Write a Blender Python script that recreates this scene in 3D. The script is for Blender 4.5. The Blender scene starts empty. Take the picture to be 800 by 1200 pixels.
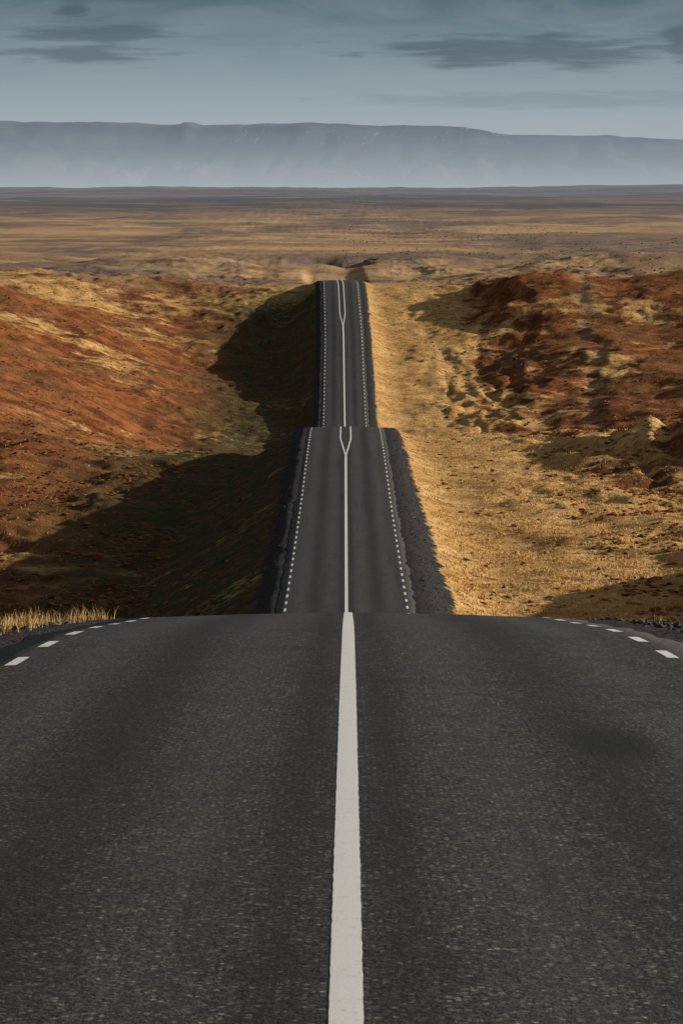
import bpy, math, numpy as np
from mathutils import Vector
rng=np.random.default_rng(7)
scene=bpy.context.scene
ZO=22.0            # world height of the camera above the plain datum
SUN_EL=15.0; SUN_AZ=78.0

# ---------------------------------------------------------------- noise
_perm=rng.permutation(512)
_ang=rng.random(512)*2*np.pi
_g=np.stack([np.cos(_ang),np.sin(_ang)],1)
def perlin(x,y,seed=0):
    x=np.asarray(x,float)+seed*17.31; y=np.asarray(y,float)+seed*9.77
    xi=np.floor(x).astype(np.int64); yi=np.floor(y).astype(np.int64)
    fx=x-xi; fy=y-yi
    def gr(ix,iy,dx,dy):
        h=_perm[(_perm[ix%512]+iy)%512]
        g=_g[h]; return g[...,0]*dx+g[...,1]*dy
    u=fx*fx*fx*(fx*(fx*6-15)+10); v=fy*fy*fy*(fy*(fy*6-15)+10)
    a=gr(xi,yi,fx,fy); b=gr(xi+1,yi,fx-1,fy); c=gr(xi,yi+1,fx,fy-1); d=gr(xi+1,yi+1,fx-1,fy-1)
    return ((a*(1-u)+b*u)*(1-v)+(c*(1-u)+d*u)*v)*1.5
def fbm(x,y,o=4,seed=0,gain=.5):
    s=0;a=1
    for i in range(o):
        s=s+a*perlin(x*2**i,y*2**i,seed+i*3); a*=gain
    return s
def sstep(a,b,x):
    t=np.clip((x-a)/(b-a),0,1); return t*t*(3-2*t)
def smax(a,b,k):
    h=np.clip(.5+.5*(a-b)/k,0,1); return b*(1-h)+a*h+k*h*(1-h)

# ---------------------------------------------------------------- profiles (distance, height rel. to camera)
def pchip(X,Y,x,mono=True):
    X=np.array(X,float);Y=np.array(Y,float);h=np.diff(X);dl=np.diff(Y)/h
    m=np.zeros(len(X)); m[0]=dl[0];m[-1]=dl[-1]
    m[1:-1]=(dl[:-1]*h[1:]+dl[1:]*h[:-1])/(h[1:]+h[:-1])
    if mono: m[1:-1]=np.where(dl[:-1]*dl[1:]<=0,0,np.sign(m[1:-1])*np.minimum(np.abs(m[1:-1]),2.5*np.minimum(np.abs(dl[:-1]),np.abs(dl[1:]))))
    x=np.clip(np.asarray(x,float),X[0],X[-1])
    i=np.clip(np.searchsorted(X,x,side='right')-1,0,len(X)-2)
    t=(x-X[i])/h[i]
    return (2*t**3-3*t**2+1)*Y[i]+(t**3-2*t**2+t)*h[i]*m[i]+(-2*t**3+3*t**2)*Y[i+1]+(t**3-t**2)*h[i]*m[i+1]
PR=[(-60,-2.3),(0,-3.0),(15,-3.35),(25,-3.82),(35,-4.35),(43,-4.83),(52,-5.46),(66,-6.72),(83,-8.42),(100,-10.9),(130,-16),(170,-21),(200,-23.1),(225,-23.95),(240,-24.15),
(290,-24.65),(340,-24.8),(390,-24.57),(420,-24.7),(440,-25.1),(460,-26.25),(500,-30),(560,-36),(620,-40),(660,-40.7),(700,-39.6),(750,-35.8),(800,-31.2),(850,-25.9),(880,-22.7),(900,-21.1),(920,-20.8),(950,-21.6),(1000,-23.2),(1100,-24),(1400,-24)]
RD=np.concatenate([np.arange(-60,240,1.0),np.arange(240,1300.1,1.0)])
RZ=pchip([p[0] for p in PR],[p[1] for p in PR],RD,False)
def rz(d): return np.interp(d,RD,RZ)
SML=[(-60,-6),(0,-8),(83,-15),(150,-22),(240,-25.5),(300,-26),(400,-26.2),(500,-26.8),(600,-27.5),(700,-26.5),(800,-22.8),(900,-20.4),(1000,-20.2),(1100,-20.2),(1600,-20),(20000,-20)]
SMR=[(-60,-6),(0,-8),(83,-15),(150,-22),(240,-25.2),(300,-25.6),(400,-25.4),(440,-26),(500,-29.5),(600,-34.5),(680,-35.3),(750,-32.2),(800,-28.4),(860,-23.4),(900,-21.0),(1000,-20.2),(1100,-20.2),(1600,-20),(20000,-20)]
def xc(d): return np.interp(d,[-60,0,18,50,83,240,430,700,820,900,1300],[0.0,.0,.02,.08,.13,.28,.42,.55,.4,-.15,-6])
EL=[(-60,2),(60,2.2),(83,3),(150,5),(240,8.0),(300,7.8),(350,6.8),(400,5.1),(440,3.7),(520,2.6),(700,2.4),(760,3.6),(820,6.5),(860,5.3),(900,2.8),(935,1.2),(1000,0),(20000,0)]
ER=[(-60,2),(60,2.0),(83,2.6),(150,3),(240,2.4),(300,2.0),(400,1.4),(440,1.2),(700,1.6),(800,1.8),(880,1.2),(935,.7),(1000,0),(20000,0)]
def gauss(x,d,cx,cd,rx,rd,h):
    return h*np.exp(-((x-cx)/rx)**2-((d-cd)/rd)**2)
def trackx(d): return 40+ (d-640)*.042+fbm(d/40,d*0+1.5,3,201)*3.0
def height(x,d):
    x=np.asarray(x,float); d=np.asarray(d,float)
    lat=x-xc(d); al=np.abs(lat)
    w=sstep(14,75,al)
    far=sstep(950,1090,d+fbm(x/18,d*0+.3,2,19)*25)
    rr=rz(d)
    side=sstep(-6,6,lat)
    sm=pchip(*zip(*SML),d)*(1-side)+pchip(*zip(*SMR),d)*side
    P=rr*(1-w)+sm*w
    P=P*(1-far)+sm*far
    e=np.where(lat<0,pchip(*zip(*EL),d),pchip(*zip(*ER),d))
    e=e*(1-.65*sstep(24,80,al))*(1-sstep(930,1000,d))
    T=P-e
    nearc=np.clip(sstep(60,220,d),.1,1)
    away=np.maximum(sstep(5,16,al),sstep(980,1080,d))*nearc*(1-.6*sstep(950,1400,d))
    rid=1-np.abs(fbm(x/7.5+fbm(x/20,d/30,2,23),d/12,4,25))*2.2
    lump=.35+.65*sstep(-.25,.35,fbm(x/25,d/45,2,33))
    T=T+away*(fbm(x/38,d/55,3,1)*1.6*sstep(12,40,al)+ fbm(x/11,d/16,3,11)*.55 + (np.abs(fbm(x/3.0,d/4.0,3,21))*.30+ np.clip(rid,0,1)*.34*sstep(10,22,al))*lump)
    T=T+away*.16*np.sin((d+fbm(x/10,d/25,3,27)*14)/1.9)*sstep(.0,.5,fbm(x/22,d/40,2,29)+.15)*(lat<-8)*(d>300)
    er=np.exp(-((x-27-(d-760)*.03)/9)**2-((d-740)/90)**2)*.55+np.exp(-((x-38)/16)**2-((d-420)/60)**2)
    T=T-er*np.clip(1-np.abs(fbm(x/8,d/34,3,205))*2.4,0,1)*1.4
    T=T+gauss(x,d,38,262,8.5,34,8.5)
    T=T+gauss(x,d,33,402,8,20,3.4)+gauss(x,d,42,372,10,22,3.0)
    hill=sstep(28,36,x+fbm(x/14,d/20,3,41)*6)*np.exp(-((d-868)/32)**2)*4.4
    T=T+hill
    tr=np.exp(-((x-trackx(d))/1.3)**2)*sstep(620,680,d)*(1-sstep(870,900,d))
    T=T-tr*.3
    T=T+gauss(x,d,-75,840,34,80,3.2)+gauss(x,d,-40,560,18,50,3.0)
    # hollows on the plain behind the last crest
    q=x+fbm(x/9,d/14,3,45)*3
    T=T-8.0*sstep(-32,-12,q)*(1-sstep(5,9,q))*np.exp(-((d-1120-fbm(x/16,d*0,2,47)*8)/26)**2)
    T=T+gauss(x,d,75,1030,30,20,3.2)-5.0*sstep(18,30,q)*(1-sstep(52,60,q))*np.exp(-((d-1100)/22)**2)
    fp=sstep(1050,1900,d)
    T=T+fp*(fbm(x/160,d/260,4,31)*2.4)+sstep(2500,7000,d)*fbm(x/900,d/1500,4,35)*7.0
    T=T+sstep(7000,11500,d)*(5+10*sstep(100,1300,x))
    # embankment carrying the road
    s=np.maximum(al-4.0,0)
    fl=np.where(lat<0,.45,.9)+.5*fbm(d/6,lat*0+np.sign(lat)*3,3,53)*.6
    fl=np.where(d<120,2.4,np.maximum(fl,.15))
    sl=np.where(lat<0,.62,.42)
    sh=.10+.085*np.minimum(s,fl)+np.maximum(s-fl,0)*sl
    emb=rr-sh+ (s>.3)*np.clip(s,0,3)*.05*fbm(x/.9,d/1.3,3,51)
    nr=1-sstep(985,1080,d)
    Zn=smax(T,emb,.8)
    k=sstep(4.2,8,al)
    Zn=np.where(al<12, emb*(1-k)+Zn*k, Zn)
    Z=Zn*nr+T*(1-nr)
    Z=np.where((al<3.95)&(d<1012), np.minimum(Z,rr-.16), Z)
    return Z
def H(x,d): return height(x,d)+ZO

# ---------------------------------------------------------------- helpers
def mesh_obj(name,verts,faces,mat,smooth=True):
    me=bpy.data.meshes.new(name)
    verts=np.asarray(verts,np.float32); faces=np.asarray(faces,np.int32)
    n,k=faces.shape
    me.vertices.add(len(verts)); me.vertices.foreach_set('co',verts.ravel())
    me.loops.add(n*k); me.loops.foreach_set('vertex_index',faces.ravel())
    me.polygons.add(n); me.polygons.foreach_set('loop_start',np.arange(n,dtype=np.int32)*k)
    me.update(calc_edges=True); me.validate()
    me.polygons.foreach_set('use_smooth',np.full(n,smooth))
    ob=bpy.data.objects.new(name,me); scene.collection.objects.link(ob)
    me.materials.append(mat); return ob
def grid_faces(r,c):
    i=np.arange(r-1)[:,None]*c+np.arange(c-1)[None,:]
    return np.stack([i,i+1,i+c+1,i+c],-1).reshape(-1,4)
def fattr(ob,name,vals):
    a=ob.data.attributes.new(name,'FLOAT','POINT'); a.data.foreach_set('value',np.asarray(vals,np.float32).ravel())

class NT:
    def __init__(s,tree): s.t=tree; s.n=tree.nodes; s.l=tree.links
    def put(s,sock,v):
        if v is None: return
        if isinstance(v,bpy.types.NodeSocket): s.l.new(v,sock)
        else:
            if hasattr(sock.default_value,'__len__') and not isinstance(v,(tuple,list)): v=(v,)*len(sock.default_value)
            if hasattr(sock.default_value,'__len__') and len(sock.default_value)==4 and len(v)==3: v=(*v,1)
            sock.default_value=v
    def m(s,op,a,b=None,c=None,clamp=False):
        n=s.n.new('ShaderNodeMath'); n.operation=op; n.use_clamp=clamp
        s.put(n.inputs[0],a); s.put(n.inputs[1],b)
        if c is not None: s.put(n.inputs[2],c)
        return n.outputs[0]
    def mix(s,f,a,b,bt='MIX'):
        n=s.n.new('ShaderNodeMix'); n.data_type='RGBA'; n.blend_type=bt
        s.put(n.inputs[0],f); s.put(n.inputs[6],a); s.put(n.inputs[7],b); return n.outputs[2]
    def noise(s,vec,sc,det=4,rough=.5,dist=0):
        n=s.n.new('ShaderNodeTexNoise'); s.put(n.inputs['Vector'],vec)
        n.inputs['Scale'].default_value=sc;n.inputs['Detail'].default_value=det;n.inputs['Roughness'].default_value=rough;n.inputs['Distortion'].default_value=dist
        return n.outputs[0]
    def mr(s,v,a,b,c=0,d=1,smooth=True):
        n=s.n.new('ShaderNodeMapRange'); n.interpolation_type='SMOOTHSTEP' if smooth else 'LINEAR'
        s.put(n.inputs[0],v)
        for i,q in zip((1,2,3,4),(a,b,c,d)): n.inputs[i].default_value=q
        return n.outputs[0]
    def attr(s,nm):
        n=s.n.new('ShaderNodeAttribute'); n.attribute_name=nm; return n.outputs['Fac']
    def scale(s,vec,sc):
        n=s.n.new('ShaderNodeMapping'); s.put(n.inputs['Vector'],vec); n.inputs['Scale'].default_value=sc; return n.outputs[0]
    def bump(s,h,st,dist,nrm=None):
        n=s.n.new('ShaderNodeBump'); s.put(n.inputs['Height'],h); n.inputs['Strength'].default_value=st;n.inputs['Distance'].default_value=dist
        if nrm: s.l.new(nrm,n.inputs['Normal'])
        return n.outputs[0]
def new_mat(name):
    m=bpy.data.materials.new(name); m.use_nodes=True; t=NT(m.node_tree)
    b=m.node_tree.nodes['Principled BSDF']; o=m.node_tree.nodes['Material Output']
    b.inputs['Specular IOR Level'].default_value=.25
    geo=t.n.new('ShaderNodeNewGeometry'); return m,t,b,o,geo.outputs['Position']
HAZE=(.34,.40,.46)

# ---------------------------------------------------------------- ground material
gm,t,b,o,pos=new_mat('moorland')
gr=t.attr('gravel'); go=t.attr('gold'); gn=t.attr('green_shade'); pl=t.attr('plain'); tk=t.attr('track'); gy=t.attr('grey')
n_big=t.noise(pos,.035,4,.6); n_mid=t.noise(pos,.20,5,.65); n_sm=t.noise(pos,1.3,5,.7); n_fi=t.noise(pos,6,3,.7)
red=t.mix(t.mr(n_mid,.38,.62),(.17,.052,.020),(.42,.150,.045))
red=t.mix(t.mr(n_sm,.54,.74),red,(.48,.25,.09))
red=t.mix(t.mr(n_big,.42,.62,0,.5),red,(.25,.125,.045))
gold=t.mix(t.mr(n_mid,.35,.65),(.62,.34,.11),(.88,.56,.22))
gold=t.mix(t.mr(n_sm,.50,.68),gold,(.38,.17,.055))
f=t.m('ADD',go,t.m('MULTIPLY',t.m('SUBTRACT',n_mid,.5),1.7))
f=t.m('ADD',f,t.m('MULTIPLY',t.m('SUBTRACT',n_sm,.5),1.0))
col=t.mix(t.mr(f,.3,.7),red,gold)
col=t.mix(t.m('MULTIPLY',gn,t.mr(n_sm,.3,.55)),col,(.055,.066,.027))  # green grass, its tone darkened to deepen the embankment shadow
plc=t.mix(t.mr(n_big,.4,.6),(.56,.34,.17),(.34,.22,.145))
plc=t.mix(t.mr(t.noise(t.scale(pos,(.004,.012,.01)),1,5,.65),.44,.58),plc,(.68,.45,.23))
plc=t.mix(t.mr(t.noise(t.scale(pos,(.010,.004,.01)),1,5,.7,.5),.50,.60,0,.85),plc,(.20,.155,.135))
plc=t.mix(t.mr(n_mid,.5,.7,0,.5),plc,(.20,.13,.095))
plc=t.mix(t.m('MULTIPLY',gy,t.mr(n_mid,.3,.55)),plc,(.19,.155,.14))
col=t.mix(pl,col,plc)
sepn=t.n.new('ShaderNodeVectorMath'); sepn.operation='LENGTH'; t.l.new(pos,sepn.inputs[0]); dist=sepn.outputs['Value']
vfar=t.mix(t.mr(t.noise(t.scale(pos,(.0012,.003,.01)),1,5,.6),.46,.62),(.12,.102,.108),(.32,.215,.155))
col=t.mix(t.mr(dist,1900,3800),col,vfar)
nearm=t.mr(dist,900,1500,1,.35)
col=t.mix(t.m('MULTIPLY',t.mr(n_fi,.54,.70,0,.8),nearm),col,(.040,.022,.014))
col=t.mix(t.m('MULTIPLY',t.mr(t.noise(pos,.6,5,.75),.56,.65,0,.85),nearm),col,(.05,.024,.014))
col=t.mix(t.m('MULTIPLY',tk,t.mr(n_mid,.42,.58,0,.7)),col,(.52,.36,.22))
vor=t.n.new('ShaderNodeTexVoronoi'); t.put(vor.inputs['Vector'],pos); vor.inputs['Scale'].default_value=6
grc=t.mix(t.mr(n_fi,.4,.65),(.025,.025,.027),(.085,.080,.080))
grc=t.mix(t.mr(vor.outputs['Distance'],.0,.33,.6,0),grc,(.17,.16,.155))
gf=t.mr(t.m('ADD',t.m('ADD',gr,t.m('MULTIPLY',t.m('SUBTRACT',n_sm,.5),1.5)),t.m('MULTIPLY',t.m('SUBTRACT',n_mid,.5),1.3)),.40,.62)
col=t.mix(gf,col,grc)
t.put(b.inputs['Base Color'],col); b.inputs['Roughness'].default_value=.95; b.inputs['Specular IOR Level'].default_value=.08
bh=t.m('ADD',t.m('MULTIPLY',n_sm,.62),t.m('MULTIPLY',n_fi,.25))
nb=t.bump(bh,.9,.6); t.l.new(nb,b.inputs['Normal'])
em=t.n.new('ShaderNodeEmission'); em.inputs[0].default_value=(*HAZE,1); em.inputs[1].default_value=.62  # aerial haze painted as a glow, mixed in with distance
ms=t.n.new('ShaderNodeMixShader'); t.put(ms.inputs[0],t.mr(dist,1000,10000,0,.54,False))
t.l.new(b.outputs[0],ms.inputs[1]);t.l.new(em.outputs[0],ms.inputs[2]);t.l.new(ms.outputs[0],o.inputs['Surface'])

# ---------------------------------------------------------------- terrain mesh
xs=list(np.arange(0,30,.4))
while xs[-1]<60: xs.append(xs[-1]+.6)
st=.8
while xs[-1]<14000: xs.append(xs[-1]+st); st*=1.045
xs=np.array(xs); xs=np.concatenate([-xs[:0:-1],xs])
ds=list(np.arange(-60,100,1.2))+list(np.arange(100,236,3.0))+list(np.arange(236,1000,.85))
st=.9
while ds[-1]<13200: ds.append(ds[-1]+st); st*=1.018
ds=np.array(ds)
X,D=np.meshgrid(xs,ds); Z=H(X,D)
ter=mesh_obj('ground',np.stack([X,D,Z],-1).reshape(-1,3),grid_faces(len(ds),len(xs)),gm)
lat=X-xc(D); al=np.abs(lat)
gw=np.where(lat<0,np.interp(D,[0,100,240,900],[3.1,3.1,1.5,1.4]),np.interp(D,[0,100,240,420,700,900],[3.5,4,2.5,1.6,1.5,1.3]))
grav=(1-sstep(gw-.8,gw+.8,al-4.0))*(1-sstep(960,1000,D))
goldR=(1-sstep(15,36,al+fbm(X/12,D/30,3,61)*9))
goldR=np.where(D<330,np.maximum(goldR,.75),goldR)
goldR=np.maximum(goldR,.10+.5*fbm(X/16,D/30,3,63))
goldL=.10+.6*fbm(X/30,D/40,3,71)+.12*(1-sstep(280,400,D))+.35*sstep(820,890,D)
gold=np.where(lat>0,goldR+.1,goldL)
green_shade=np.where(lat<0,(1-sstep(16,34,al))*1.0*(1-sstep(880,930,D)),.0)  # left-side mask: green grass with shade painted into its colour
plain=sstep(880,960,D+fbm(X/20,D/20,3,81)*25)
trk=np.exp(-((X-trackx(D))/1.5)**2)*sstep(620,680,D)*(1-sstep(870,900,D))
grey=sstep(.015,.05,X/np.maximum(D,1)+fbm(X/60,D/160,3,85)*.03)*sstep(1000,1080,D)*(1-sstep(1450,1900,D))*.85
for n,v in (('gravel',grav),('gold',np.clip(gold,0,1)),('green_shade',green_shade),('plain',plain),('track',trk),('grey',grey)): fattr(ter,n,v)

# ---------------------------------------------------------------- road
am,t,b,o,pos=new_mat('asphalt')
lt=t.attr('lat'); ala=t.m('ABSOLUTE',lt)
g1=t.noise(pos,24,2,.85); g2=t.noise(pos,8,4,.7); g3=t.noise(t.scale(pos,(2.4,.05,1)),1,5,.65); g4=t.noise(t.scale(pos,(.5,.035,1)),1,4,.6); g5=t.noise(pos,.9,4,.65)
vo=t.n.new('ShaderNodeTexVoronoi'); t.put(vo.inputs['Vector'],pos); vo.inputs['Scale'].default_value=26
c=t.mix(t.mr(g1,.41,.60),(.003,.003,.003),(.105,.099,.093))
vs=t.n.new('ShaderNodeSeparateColor'); t.l.new(vo.outputs['Color'],vs.inputs[0])
c=t.mix(t.m('MULTIPLY',t.mr(vs.outputs[0],.74,.92),t.mr(vo.outputs['Distance'],.25,.55,.95,0)),c,(.40,.38,.35))
c=t.mix(t.mr(g2,.42,.60,0,.5),c,(.006,.006,.006))
def band(cn,w): return t.mr(t.m('ABSOLUTE',t.m('SUBTRACT',ala,cn)),0,w,1,0)
wp=t.m('ADD',band(.95,.55),band(2.65,.5),clamp=True)
wp=t.m('MULTIPLY',wp,t.mr(g3,.25,.7,.35,1))
c=t.mix(t.m('MULTIPLY',wp,.26),c,(.140,.132,.125))
dk=t.m('MULTIPLY',t.m('ADD',band(1.8,.6),band(.28,.3),clamp=True),t.mr(g4,.3,.6,.5,.85))
c=t.mix(t.m('MULTIPLY',dk,.75),c,(.007,.007,.007))
c=t.mix(t.mr(g3,.50,.75,0,.55),c,(.010,.010,.010))
c=t.mix(t.mr(g5,.50,.68,0,.35),c,(.010,.010,.010))
c=t.mix(t.mr(ala,3.5,3.9,0,.5),c,(.06,.057,.054))
sp=t.n.new('ShaderNodeSeparateXYZ'); t.l.new(pos,sp.inputs[0])
dx=t.m('DIVIDE',t.m('SUBTRACT',sp.outputs[0],2.05),.38); dy=t.m('DIVIDE',t.m('SUBTRACT',sp.outputs[1],32),1.8)
rr_=t.m('SQRT',t.m('ADD',t.m('MULTIPLY',dx,dx),t.m('MULTIPLY',dy,dy)))
c=t.mix(t.mr(t.m('ADD',rr_,t.m('MULTIPLY',t.m('SUBTRACT',g2,.5),2.2)),.6,1.1,.85,0),c,(.006,.006,.006))
t.put(b.inputs['Base Color'],c); b.inputs['Roughness'].default_value=.64; b.inputs['Specular IOR Level'].default_value=.32
t.l.new(t.bump(g1,.9,.02,t.bump(g2,.45,.02)),b.inputs['Normal'])
LAT=np.array([-4.02,-4.0,-3.5,-2.8,-2.0,-1.2,-.5,0,.5,1.2,2.0,2.8,3.5,4.0,4.02])
def crown(l):
    a=np.abs(l); return -.006*a-.0055*a*a+ -.012*np.exp(-((a-.95)/.3)**2)-.012*np.exp(-((a-2.55)/.35)**2)
CR=crown(LAT); CR[0]-=.2;CR[-1]-=.2
def crz(l): return np.interp(l,LAT,CR)
R=RD[RD<=1010]
ej=np.where(np.abs(LAT)>3.9,1,0)[None,:]*np.sign(LAT)[None,:]*(fbm(R[:,None]/3.1,np.sign(LAT)[None,:]*3.3,4,91)*.16-.05)
RX=xc(R)[:,None]+LAT[None,:]+ej
RZZ=rz(R)[:,None]+CR[None,:]+ZO
road=mesh_obj('road',np.stack([RX,np.repeat(R[:,None],len(LAT),1),RZZ],-1).reshape(-1,3),grid_faces(len(R),len(LAT)),am)
fattr(road,'lat',np.repeat(LAT[None,:],len(R),0))

# paint
pm,t,b,o,pos=new_mat('road_paint')
w1=t.noise(pos,30,4,.75); w2=t.noise(pos,5,4,.6)
c=t.mix(t.mr(t.m('ADD',w1,t.m('MULTIPLY',w2,.5)),.82,1.0),(.94,.93,.91),(.62,.61,.59))
c=t.mix(t.mr(w1,.63,.71,0,.85),c,(.12,.12,.12))
t.put(b.inputs['Base Color'],c); b.inputs['Roughness'].default_value=.5
t.l.new(t.bump(w1,.4,.006),b.inputs['Normal'])
off_seed=[0.0]
def ribbon(d0,d1,off,wid,step=.5,jit=0.0):
    inner=RD[(RD>d0)&(RD<d1)]
    dd=np.unique(np.concatenate([[d0,d1],inner,np.arange(d0,d1,step)]))
    o_=off(dd) if callable(off) else np.full_like(dd,off)
    w_=wid(dd) if callable(wid) else np.full_like(dd,wid)
    jl=fbm(dd/.22,dd*0+off_seed[0],3,95)*jit; jr=fbm(dd/.22,dd*0+off_seed[0]+5,3,97)*jit
    off_seed[0]+=1.7
    L=np.stack([o_-w_/2+jl,o_,o_+w_/2+jr],1)
    lift=np.interp(dd,[0,90,150],[.0025,.003,.007])[:,None]
    V=np.stack([xc(dd)[:,None]+L,np.repeat(dd[:,None],3,1),rz(dd)[:,None]+crz(L)+ZO+lift],-1).reshape(-1,3)
    return V,grid_faces(len(dd),3)
def join(parts):
    V=[];F=[];n=0
    for v,f in parts: V.append(v);F.append(f+n);n+=len(v)
    return np.concatenate(V),np.concatenate(F)
def wid(d): return np.interp(d,[0,90,250,430,800],[.145,.145,.19,.22,.30])
so=lambda d:np.interp(d,[385,412,600,640,832,850,1100],[.0,.5,.5,0,0,.52,.52])
parts=[ribbon(-55,100,0.0,wid,.08,.0035),ribbon(100,386,0.0,wid,1),ribbon(636,834,0.0,wid)]
for sg in (-1,1):
    parts.append(ribbon(386.2,635.8,lambda d,sg=sg:so(d)*sg,lambda d:wid(d)*.66))
    parts.append(ribbon(834.2,1000,lambda d,sg=sg:so(d)*sg,lambda d:wid(d)*.66))
v,f=join(parts); mesh_obj('centre_line',v,f,pm)
parts=[]
for sg in (-1,1):
    d=-50.0+ (0 if sg<0 else 1.7)
    while d<1000:
        parts.append(ribbon(d,d+1.9,3.5*sg,float(np.interp(d,[0,90,300,800],[.13,.13,.12,.18])),.1 if d<90 else 1,.006)); d+=4.7
v,f=join(parts); mesh_obj('edge_line',v,f,pm)

# ---------------------------------------------------------------- grass (blades) & heath tussocks
def grass_mat(name,c1,c2,c3):
    m,t,b,o,pos=new_mat(name)
    r=t.attr('rnd'); c=t.mix(t.mr(r,0,.6),c1,c2); c=t.mix(t.mr(r,.75,1),c,c3)
    t.put(b.inputs['Base Color'],c); b.inputs['Roughness'].default_value=.8
    b.inputs['Specular IOR Level'].default_value=.1
    return m
def blades(name,bx,bd,hh,ww,mat,lean=.5):
    n=len(bx); a=rng.random(n)*2*np.pi; z=H(bx,bd)-.03
    wx=np.cos(a)*ww/2; wy=np.sin(a)*ww/2
    la=rng.random(n)*2*np.pi; ln=rng.random(n)*lean*hh
    B=np.stack([bx,bd,z],1)
    W=np.stack([wx,wy,0*wx],1)
    M=B+np.stack([np.cos(la)*ln*.35,np.sin(la)*ln*.35,hh*.6],1)
    T=B+np.stack([np.cos(la)*ln,np.sin(la)*ln,hh],1)
    V=np.stack([B-W,B+W,M+W*.7,M-W*.7,T],1).reshape(-1,3)
    i=np.arange(n)[:,None]*5
    F=np.concatenate([i+np.array([[0,1,2]]),i+np.array([[0,2,3]]),i+np.array([[3,2,4]])])
    ob=mesh_obj(name,V,F,mat,False); fattr(ob,'rnd',np.repeat(rng.random(n),5)); return ob
dry=grass_mat('dry_grass',(.55,.33,.12),(.72,.48,.20),(.30,.16,.06))
def clump(n,per,xf,df,spread):
    cx=xf(n);cd=df(n)
    return np.repeat(cx,per)+rng.normal(0,spread,n*per), np.repeat(cd,per)+rng.normal(0,spread,n*per)
x1,d1=clump(200,24,lambda n:-rng.uniform(4.9,9,n),lambda n:rng.uniform(36,95,n),.13)
x3_,d3_=clump(170,18,lambda n:-rng.uniform(4.3,6.6,n),lambda n:rng.uniform(50,98,n),.10)
x2,d2=clump(60,22,lambda n:rng.uniform(5.8,8.5,n),lambda n:rng.uniform(40,88,n),.12)
x=np.concatenate([x1,x2,x3_]);d=np.concatenate([d1,d2,d3_])
blades('verge_grass',x,d,rng.uniform(.08,.36,len(x))*rng.uniform(.6,1.1,len(x)),.012,dry,.7)
N=46000
d=np.exp(rng.uniform(np.log(236),np.log(900),N)); x=rng.uniform(-1,1,N)*(.088*d+2)
la_=x-xc(d)
m_=np.where(la_>0,la_>6.2+rng.random(N)*2,la_<-(18+rng.random(N)*14))
keep=m_&((x>0)|(rng.random(N)<.22))&((x<22)|(rng.random(N)<.4)); x=x[keep];d=d[keep]
x=np.repeat(x,4)+rng.normal(0,.18,len(x)*4); d=np.repeat(d,4)+rng.normal(0,.18,len(d)*4)
blades('moorland_grass',x,d,rng.uniform(.08,.26,len(x)),rng.uniform(.04,.09,len(x)),dry,.9)
def domes(name,px,pd,sz,mat,flat=.55,seedrough=.28):
    n=len(px); k=6
    rings=[(1.0,-.15),(.92,.35),(.6,.8)]
    V=[];z=H(px,pd)
    for r,hh in rings:
        a=np.arange(k)[None,:]*2*np.pi/k+rng.random((n,1))*6
        rad=sz[:,None]*r*(1+rng.normal(0,seedrough,(n,k)))
        V.append(np.stack([px[:,None]+np.cos(a)*rad,pd[:,None]+np.sin(a)*rad,z[:,None]+sz[:,None]*flat*hh*(1+rng.normal(0,.2,(n,k)))],-1))
    top=np.stack([px,pd,z+sz*flat*1.05],-1)[:,None,:]
    V=np.concatenate(V+[top],1); m=V.shape[1]
    F=[]
    for q in range(2):
        for i in range(k):
            a,b_,c_,d_=q*k+i,q*k+(i+1)%k,(q+1)*k+(i+1)%k,(q+1)*k+i
            F+= [[a,b_,c_],[a,c_,d_]]
    for i in range(k): F.append([2*k+i,2*k+(i+1)%k,3*k])
    F=(np.arange(n)[:,None,None]*m+np.array(F)[None]).reshape(-1,3)
    ob=mesh_obj(name,V.reshape(-1,3),F,mat,False); fattr(ob,'rnd',np.repeat(rng.random(n),m)); return ob
hm=grass_mat('heather_leaf',(.19,.062,.022),(.38,.145,.045),(.13,.09,.035))
N=26000
d=np.exp(rng.uniform(np.log(238),np.log(930),N)); x=rng.uniform(-1,1,N)*(.092*d+2)
q=fbm(x/9,d/14,3,101)
keep=(np.abs(x-xc(d))>8)&(q>-.08)&((x<-14)|(np.abs(x)>18)|(rng.random(N)<.12)); x=x[keep];d=d[keep]
domes('heather',x,d,rng.uniform(.10,.36,len(x)),hm,.45)
rm=grass_mat('basalt',(.05,.046,.045),(.12,.11,.105),(.20,.19,.18))
N=2600
d=np.exp(rng.uniform(np.log(45),np.log(920),N)); sg=rng.choice([-1,1],N); x=xc(d)+sg*(4.6+np.abs(rng.normal(0,1.3,N)))
s1=rng.uniform(.03,.10,N)
M=2600
d2=np.exp(rng.uniform(np.log(950),np.log(2200),M)); x2=rng.uniform(.0,1,M)*.1*d2; s2=rng.uniform(.10,.32,M)
k2=fbm(x2/60,d2/120,3,111)>.10
d3=rng.uniform(250,900,140);x3=rng.uniform(-1,1,140)*.09*d3;s3=rng.uniform(.12,.28,140);k3=np.abs(x3)>8
M4=160; d4=rng.normal(760,60,M4); x4=26+(d4-760)*.03+rng.normal(0,4,M4); s4=rng.uniform(.12,.35,M4)
domes('rocks',np.concatenate([x,x2[k2],x3[k3],x4]),np.concatenate([d,d2[k2],d3[k3],d4]),np.concatenate([s1,s2[k2],s3[k3],s4]),rm,.8)

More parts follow.
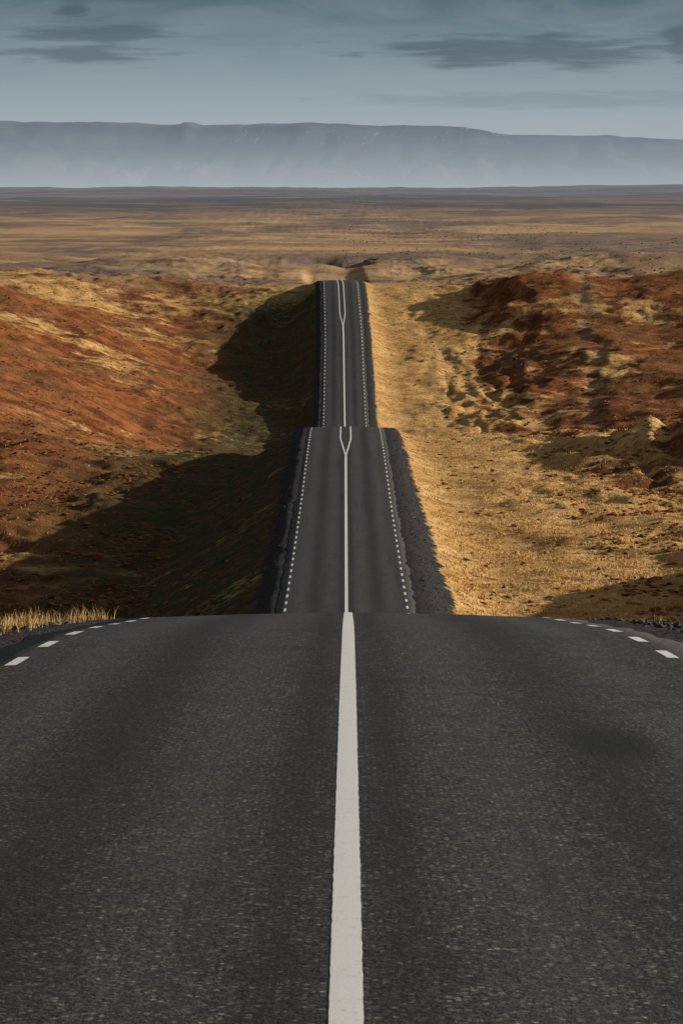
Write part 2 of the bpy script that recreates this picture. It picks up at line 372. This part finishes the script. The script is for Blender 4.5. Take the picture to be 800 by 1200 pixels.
# ---------------------------------------------------------------- distant table mountain
mm,t,b,o,pos=new_mat('mountain_rock_haze')
sp=t.n.new('ShaderNodeSeparateXYZ'); t.l.new(pos,sp.inputs[0]); zz=sp.outputs[2]
nn=t.noise(t.scale(pos,(.0016,.0016,.006)),1,6,.6)
c=t.mix(t.mr(nn,.35,.65),(.05,.05,.06),(.32,.30,.28))
snow=t.m('MULTIPLY',t.mr(t.noise(t.scale(pos,(.010,.002,.014)),1,3,.5,2.5),.62,.66,0,.7),t.m('MULTIPLY',t.mr(zz,140,190),t.mr(zz,262,235)))
snow=t.m('MULTIPLY',snow,t.mr(t.m('ABSOLUTE',t.m('SUBTRACT',sp.outputs[0],150)),350,800,1,.0))
c=t.mix(snow,c,(.98,.98,1.0))
t.put(b.inputs['Base Color'],c); b.inputs['Roughness'].default_value=.95
em=t.n.new('ShaderNodeEmission'); t.put(em.inputs[0],t.mix(t.mr(zz,5,230,0,1,False),(.385,.43,.46),(.175,.22,.265))); em.inputs[1].default_value=1  # haze painted as self-glow by height, palest and thickest at the base
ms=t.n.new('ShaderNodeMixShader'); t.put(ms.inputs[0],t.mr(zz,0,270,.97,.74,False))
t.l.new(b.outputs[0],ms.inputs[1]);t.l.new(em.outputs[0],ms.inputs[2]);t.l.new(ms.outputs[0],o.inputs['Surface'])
mx=np.linspace(-9000,9000,900); mt=np.linspace(0,1,56)
top=np.interp(mx,[-9000,-1400,-1250,-1180,-700,-640,-600,-560,-500,0,300,500,620,1000,1400,9000],[285,268,262,266,254,255,269,256,254,256,250,238,214,204,196,190])
top=top+fbm(mx/500,mx*0+2,4,121)*7+fbm(mx/90,mx*0+2,3,125)*2.4
MX,MT=np.meshgrid(mx,mt)
gul=fbm(MX/420,MT*2.2,5,131)
gul2=np.abs(fbm(MX/230,MT*1.4,5,135))
prof=np.interp(MT,[0,.25,.5,.72,.8,.86,1],[0,.10,.30,.60,.82,.97,1.0])
MZ=prof*(top[None,:]+2)+ (gul*75-gul2*95)*np.sin(np.pi*np.clip(MT/.92,0,1))
MY=13400+MT*3600+ gul*1000*(1-MT)-gul2*600*(1-MT) + perlin(MX/2600,MX*0,7)*500*(1-MT)
MZ[0,:]=-30
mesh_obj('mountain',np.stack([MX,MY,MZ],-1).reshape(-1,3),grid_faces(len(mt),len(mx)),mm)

# ---------------------------------------------------------------- world
w=bpy.data.worlds.new('World'); scene.world=w; w.use_nodes=True; t=NT(w.node_tree)
bg=t.n['Background']
sky=t.n.new('ShaderNodeTexSky'); sky.sky_type='NISHITA'; sky.sun_disc=False
sky.sun_elevation=math.radians(SUN_EL); sky.sun_rotation=math.radians(SUN_AZ)
sky.air_density=1.0; sky.dust_density=2.5
tc=t.n.new('ShaderNodeTexCoord'); gen=tc.outputs['Generated']
sp=t.n.new('ShaderNodeSeparateXYZ'); t.l.new(gen,sp.inputs[0])
az=t.m('ARCTAN2',sp.outputs[0],sp.outputs[1]); el=sp.outputs[2]
cb=t.n.new('ShaderNodeCombineXYZ'); t.put(cb.inputs[0],t.m('MULTIPLY',az,20)); t.put(cb.inputs[1],t.m('MULTIPLY',el,90)); cv=cb.outputs[0]
cn=t.noise(cv,1.2,5,.6,.6)
rp=t.n.new('ShaderNodeValToRGB'); t.put(rp.inputs[0],t.mr(el,0,.06,0,1,False))
cr=rp.color_ramp; cr.elements[0].position=.0; cr.elements[0].color=(.42,.46,.49,1)
cr.elements[1].position=1; cr.elements[1].color=(.055,.095,.12,1)
e=cr.elements.new(.25); e.color=(.35,.41,.445,1)
e=cr.elements.new(.42); e.color=(.25,.315,.355,1)
e=cr.elements.new(.58); e.color=(.155,.215,.25,1)
e=cr.elements.new(.72); e.color=(.085,.135,.165,1)
veil=t.mix(t.mr(cn,.3,.7,0,.32),rp.outputs[0],(.30,.36,.39))
cb2=t.n.new('ShaderNodeCombineXYZ'); t.put(cb2.inputs[0],t.m('MULTIPLY',az,45)); t.put(cb2.inputs[1],t.m('MULTIPLY',el,420))
cn2=t.noise(cb2.outputs[0],1.3,5,.55,.4)
def cloud(a0,e0,wa,we):
    x_=t.m('DIVIDE',t.m('SUBTRACT',az,a0),wa); y_=t.m('DIVIDE',t.m('SUBTRACT',el,e0),we)
    r=t.m('SQRT',t.m('ADD',t.m('MULTIPLY',x_,x_),t.m('MULTIPLY',y_,y_)))
    r=t.m('ADD',r,t.m('MULTIPLY',t.m('SUBTRACT',cn2,.5),2.6))
    return t.mr(r,.35,1.25,1,0)
cl=cloud(.044,.0308,.037,.0040)
for a in ((-.058,.0350,.020,.0028),(-.060,.0300,.018,.0024),(.080,.032,.006,.005),(-.062,.0405,.004,.0018),(.05,.0195,.05,.0022)):
    cl=t.m('MAXIMUM',cl,t.m('MULTIPLY',cloud(*a),.9 if a[1]>.025 else .3))
veil=t.mix(t.m('MULTIPLY',cl,.62),veil,(.065,.095,.12))
hs=t.n.new('ShaderNodeHueSaturation'); t.l.new(sky.outputs[0],hs.inputs['Color']); hs.inputs['Saturation'].default_value=.4
skyc=t.mix(1.0,hs.outputs[0],(.052,.052,.052),'MULTIPLY')
t.put(bg.inputs[0],t.mix(t.mr(el,.05,.16,1,0),skyc,veil)); bg.inputs[1].default_value=1.0

# ---------------------------------------------------------------- sun
sd=bpy.data.lights.new('sun','SUN'); sd.energy=5.0; sd.angle=math.radians(.5); sd.color=(1,.91,.78)
so_=bpy.data.objects.new('sun',sd); scene.collection.objects.link(so_)
a=math.radians(SUN_AZ); e_=math.radians(SUN_EL)
to=Vector((math.sin(a)*math.cos(e_),math.cos(a)*math.cos(e_),math.sin(e_)))
so_.rotation_euler=to.to_track_quat('Z','Y').to_euler(); so_.location=to*200

# ---------------------------------------------------------------- camera
cd=bpy.data.cameras.new('camera'); cam=bpy.data.objects.new('camera',cd); scene.collection.objects.link(cam)
cd.sensor_fit='VERTICAL'; cd.sensor_height=36; cd.sensor_width=24; cd.lens=150
cam.location=(0,0,ZO); cam.rotation_euler=(math.radians(90)-math.atan(385/5000),0,0)
cd.clip_start=.5; cd.clip_end=60000
cd.dof.use_dof=True; cd.dof.focus_distance=110; cd.dof.aperture_fstop=22
scene.camera=cam
scene.view_settings.view_transform='Standard'; scene.view_settings.look='None'; scene.view_settings.exposure=0
